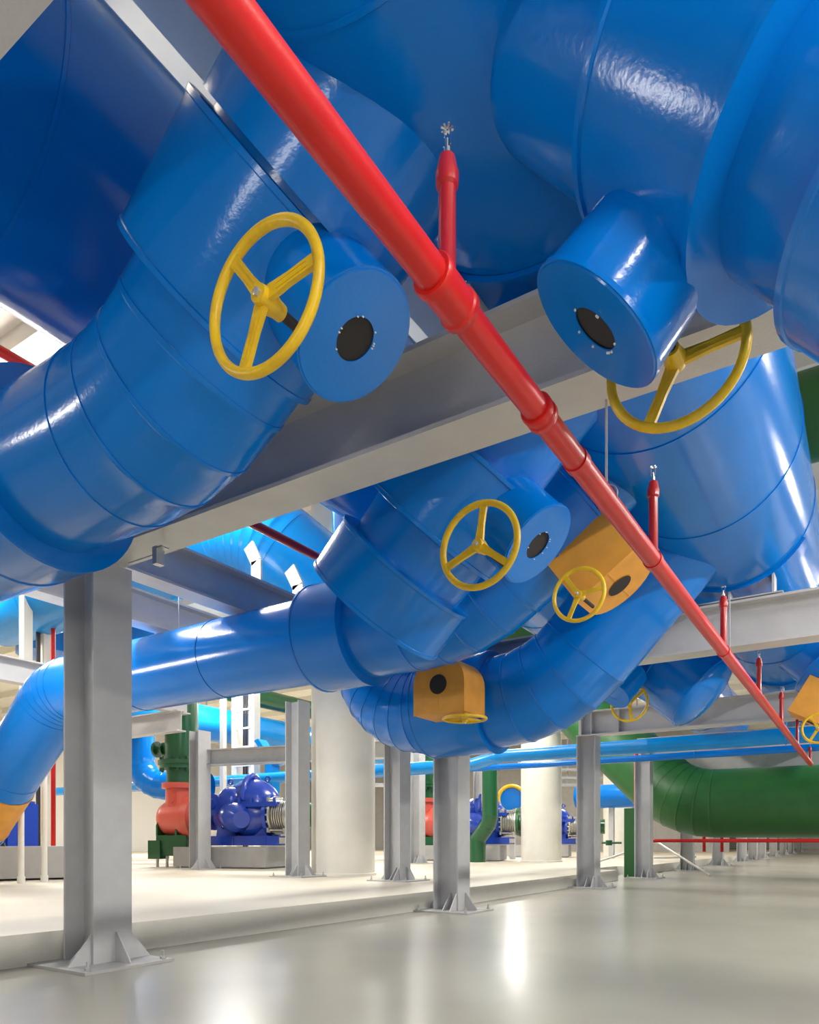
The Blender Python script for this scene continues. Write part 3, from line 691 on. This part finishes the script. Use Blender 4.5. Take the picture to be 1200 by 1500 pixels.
# vertical blue motor pump at the left edge
t = thing('vertical_pump', tuple(at(15, 1238, 13.8)), 'royal blue vertical pump motor at the left edge with black cables', 'pump')
p = at(22, 1240, 14.2); p.z = PZ+.6
obj('motor_body', MB().obox(p+UP*.42, V((0,1,0)), V((1,0,0)), UP, .6, .6, .92), 'pump_blue', t, smooth=False)
m = MB()
for k in range(6): m.obox(p+V((-.31, -.22+k*.09, .42)), V((0,1,0)), V((1,0,0)), UP, .02, .05, .84)
obj('cooling_fin', m, 'pump_blue', t, smooth=False)
m = MB(); ell(m, p+V((0,0,1.45)), .42, .42, .48); obj('volute', m, 'pump_blue', t)
m = MB().rev(p+UP*.88, UP, [(0,.36),(.05,.36),(.05,.2),(.2,.2)], 24); obj('neck', m, 'pump_blue', t)
m = MB().torus(p+V((-.02,-.1,1.62)), UP, .385, .03, 30, 8); obj('white_band', m, 'white_wall', t)
m = MB()
for off in (0, .07, .15):
    pts = [p+V((-.35, .25+off, .95)), p+V((-.42, .1+off, .5)), p+V((-.45, -.15+off, .12)), p+V((-.5, -.55+off, .1)), p+V((-.5, -.62+off, -.04)), p+V((-.5, -.2+off, -.06)), p+V((-.45, .5+off, -.05))]
    for a, b in zip(pts, pts[1:]): m.cyl(a, b, .022, n=8)
obj('cable', m, 'cable', t)
sl = MB(); a, b = onz(-60, 1292, PZ), onz(93, 1288, PZ); sl.obox((a+b)/2+V((.5,.3,.34)), (b-a), V((0,0,1)).cross(b-a), UP, (b-a).length, 1.2, .6)
label(obj('pump_slab', sl, 'slab_grey', smooth=False), 'grey concrete slab under the blue motor at the left edge', 'slab')
for (u, v, lab) in ((31, 1294, 'left one of two cream posts before the blue motor'), (65, 1292, 'right one of two cream posts, nearest to the big column')):
    q = onz(u, v, PZ); m = MB().cyl(q, q+UP*(1.95 if u == 65 else 1.7), .05, n=14); m.cyl(q, q+UP*.12, .065, n=14)
    if u == 65: m.cyl(q+UP*1.95, q+UP*2.05, .03, n=10); m.obox(q+UP*2.02, (0,1,0), (1,0,0), UP, .22, .04, .02)
    label(obj('cream_post', m, 'cream'), lab, 'post')

# ---------------------------------------------------------------- further background
t = thing('blue_pipe', tuple(at(210, 1140, 23)), 'blue pipe dropping and bending right of the nearest column', 'pipe')
c = at(205, 1150, 23.5); run(t, [V((c.x, c.y, 8.98)), c, c+V((1.0,-2.2,-.1))], .46, .9, 6, 'blue', .006, 2, n=32)
ibeam((10.6, 12.9), (10.6, 26), 3.45, 3.92, 'steel_beam', 'short grey beam end just right of the nearest column, under the straight blue pipe', w=.25)
t = thing('cable_riser', tuple(at(360, 1120, 25)), 'tall cream cable riser with dark conduits above the blue pump', 'cable riser')
q = at(360, 1120, 25); q.z = PZ
for dy in (-.42, .42): obj('post', MB().box(q.x-.15, q.x+.15, q.y+dy-.13, q.y+dy+.13, PZ, 8), 'cream', t, smooth=False)
m = MB()
for dy in (-.2, -.1, .02, .14): m.cyl((q.x+.05, q.y+dy, PZ), (q.x+.05, q.y+dy, 8), .04, n=8)
obj('conduit', m, 'cable', t)
for k in range(11): obj('rung', MB().box(q.x-.17, q.x-.12, q.y-.4, q.y+.4, 1+k*.65, 1.06+k*.65), 'cream', t, smooth=False)
t = thing('cyan_pipe', tuple(at(360, 1075, 27)), 'sky blue pipe behind the cable riser above the nearest blue pump', 'pipe')
p = at(350, 1068, 27); run(t, [p-V((7,0,0)), p+V((9,0,0))], .62, mat='cyan', seams=3, n=32)
t = thing('green_pipe', tuple(at(395, 1030, 28)), 'green pipe high behind the columns left of the wide pillar', 'pipe')
p = at(395, 1026, 28); run(t, [p-V((2,0,0)), p+V((14,0,0))], .36, mat='deep_green', seams=3, n=28); obj('rod', MB().cyl(p+V((3,0,.3)), V((p.x+3, p.y, 8.98)), .04, n=8), 'galvanised', t)
b = MB(); g = lambda u, v: at(u, v, 24)
b.prism([g(372, 1085), g(388, 1110), g(388, 1160), g(398, 1160), g(398, 1120), g(418, 1115), g(418, 1100), g(392, 1103), g(378, 1082)], V((.5, .1, 0)))
label(obj('blue_bracket', b, 'cyan', smooth=False), 'flat sky blue steel bracket just above right of the nearest pump', 'bracket')
t = thing('green_riser', tuple(at(718, 1235, 25.5)), 'green riser with a bend at its foot between the centre columns', 'pipe')
c = at(718, 1205, 24.6); run(t, [c+UP*5, c, c+V((.2,.6,-.6))], .27, .6, 5, 'deep_green', .005, 2, n=28)
obj('pipe_foot', MB().cyl((c.x+.2, c.y+.6, PZ), (c.x+.2, c.y+.6, c.z-.55), .3, n=24), 'deep_green', t)
t = thing('butterfly_valve', tuple(at(747, 1172, 29)), 'distant yellow rimmed round valve face left of the second round pillar', 'valve')
p = at(750, 1171, 29); obj('rim', MB().torus(p, FW, .55, .08, 36, 10), 'yellow', t); obj('disc', MB().rev(p+FW*.1, -FW, [(0, .5), (.08, .5), (.1, .3)], 32), 'blue', t); obj('support', MB().box(p.x, p.x+.15, p.y-.1, p.y+.1, PZ, p.z-.5), 'steel_grey', t, smooth=False)
# stacks of pale cable trays behind, right and left of the pillars
k = 0
for (u0, u1, vs, Z, X) in ((318, 346, (1085, 1100, 1115), 30, 0), (552, 572, (1100, 1122, 1150), 30, 0), (965, 1050, (1135, 1150, 1165), 36, 0), (840, 915, (1110, 1128, 1140, 1150), 38, 0)):
    names = ['left of the cable riser', 'right of the wide round pillar', 'under the diagonal green pipe', 'behind the third column']
    for j, v in enumerate(vs):
        a, b2 = at(u0-30, v, Z), at(u1+40, v, Z); m = MB(); bar(m, a, b2, .6, .12); bar(m, a-UP*.05, b2-UP*.05, .64, .03)
        for e_ in (.15, .85):
            q = a.lerp(b2, e_); m.cyl(q, V((q.x, q.y, 8.98)), .03, n=6)
        label(obj('cable_tray', m, 'galvanised', smooth=False), ['top', 'second', 'third', 'lowest'][j]+' pale cable tray '+names[k], 'cable tray', 'pale cable trays in the background')
    k += 1
for (u, v0, v1, Z, w_, lab) in ((38, 880, 1000, 16, .2, 'cream square post beyond the straight pipe at the far left'), (67, 890, 1000, 17, .22, 'second cream post beyond the pipe, next to the thin red one'),
                                (327, 1085, 1270, 24, .16, 'thin white perforated post left of the cable riser')):
    p = at(u, v1, Z); m = MB().box(p.x-w_/2, p.x+w_/2, p.y-w_/2, p.y+w_/2, PZ, 1+(HZ-v0)/FP*Z+2)
    label(obj('cream_post', m, 'cream', smooth=False), lab, 'post')
p = at(78, 950, 16.5); label(obj('red_post', MB().cyl((p.x, p.y, PZ), (p.x, p.y, 7.5), .05, n=12), 'red'), 'thin vertical red pipe beyond the straight pipe at the left', 'pipe')
p = at(56, 950, 16.8); label(obj('dark_conduit', MB().cyl((p.x, p.y, PZ), (p.x, p.y, 7.5), .05, n=12), 'cable'), 'thin dark vertical conduit between two cream posts at the left', 'conduit')
t = thing('blue_tank', tuple(at(75, 935, 24)), 'blue vessel showing between cream posts at the far left', 'tank')
p = at(72, 935, 24); obj('shell', MB().rev((p.x, p.y, p.z-.7), UP, [(0, .4), (.1, 1.0), (1.3, 1.0), (1.5, .4)], 32), 'blue', t); obj('leg', MB().box(p.x-.15, p.x+.15, p.y-.15, p.y+.15, PZ, p.z-.65), 'steel_grey', t, smooth=False)
ibeam((4, 13.2), (11, 13.2), 3.9, 4.35, 'steel_beam', 'grey beam crossing behind the cream posts at the left edge', w=.25)
# hanger rods and clips of the nearer beams
for (u, v0, v1, x, lab) in ((262, 870, 930, 6.3, 'thin pale hanger rod above the straight blue pipe'), (1069, 878, 952, 8.7, 'thin hanger rod beside the third red riser')):
    a, b2 = onx(u, v0, x), onx(u, v1, x)
    label(obj('hanger_rod', MB().cyl(a, V((a.x, a.y, b2.z)), .008, n=8), 'galvanised'), lab, 'rod')
c = onx(232, 815, 3.45); m = MB().obox(c, (0,1,0), (1,0,0), UP, .05, .07, .13)
m.obox(c+V((0,-.05,.05)), (0,1,0), (1,0,0), UP, .06, .07, .012); m.cyl(c+V((0,-.02,.02)), c+V((0,.35,.02)), .008, n=8)
label(obj('beam_clip', m, 'galvanised', smooth=False), 'small steel clip under the nearest beam beside the column head', 'clip')
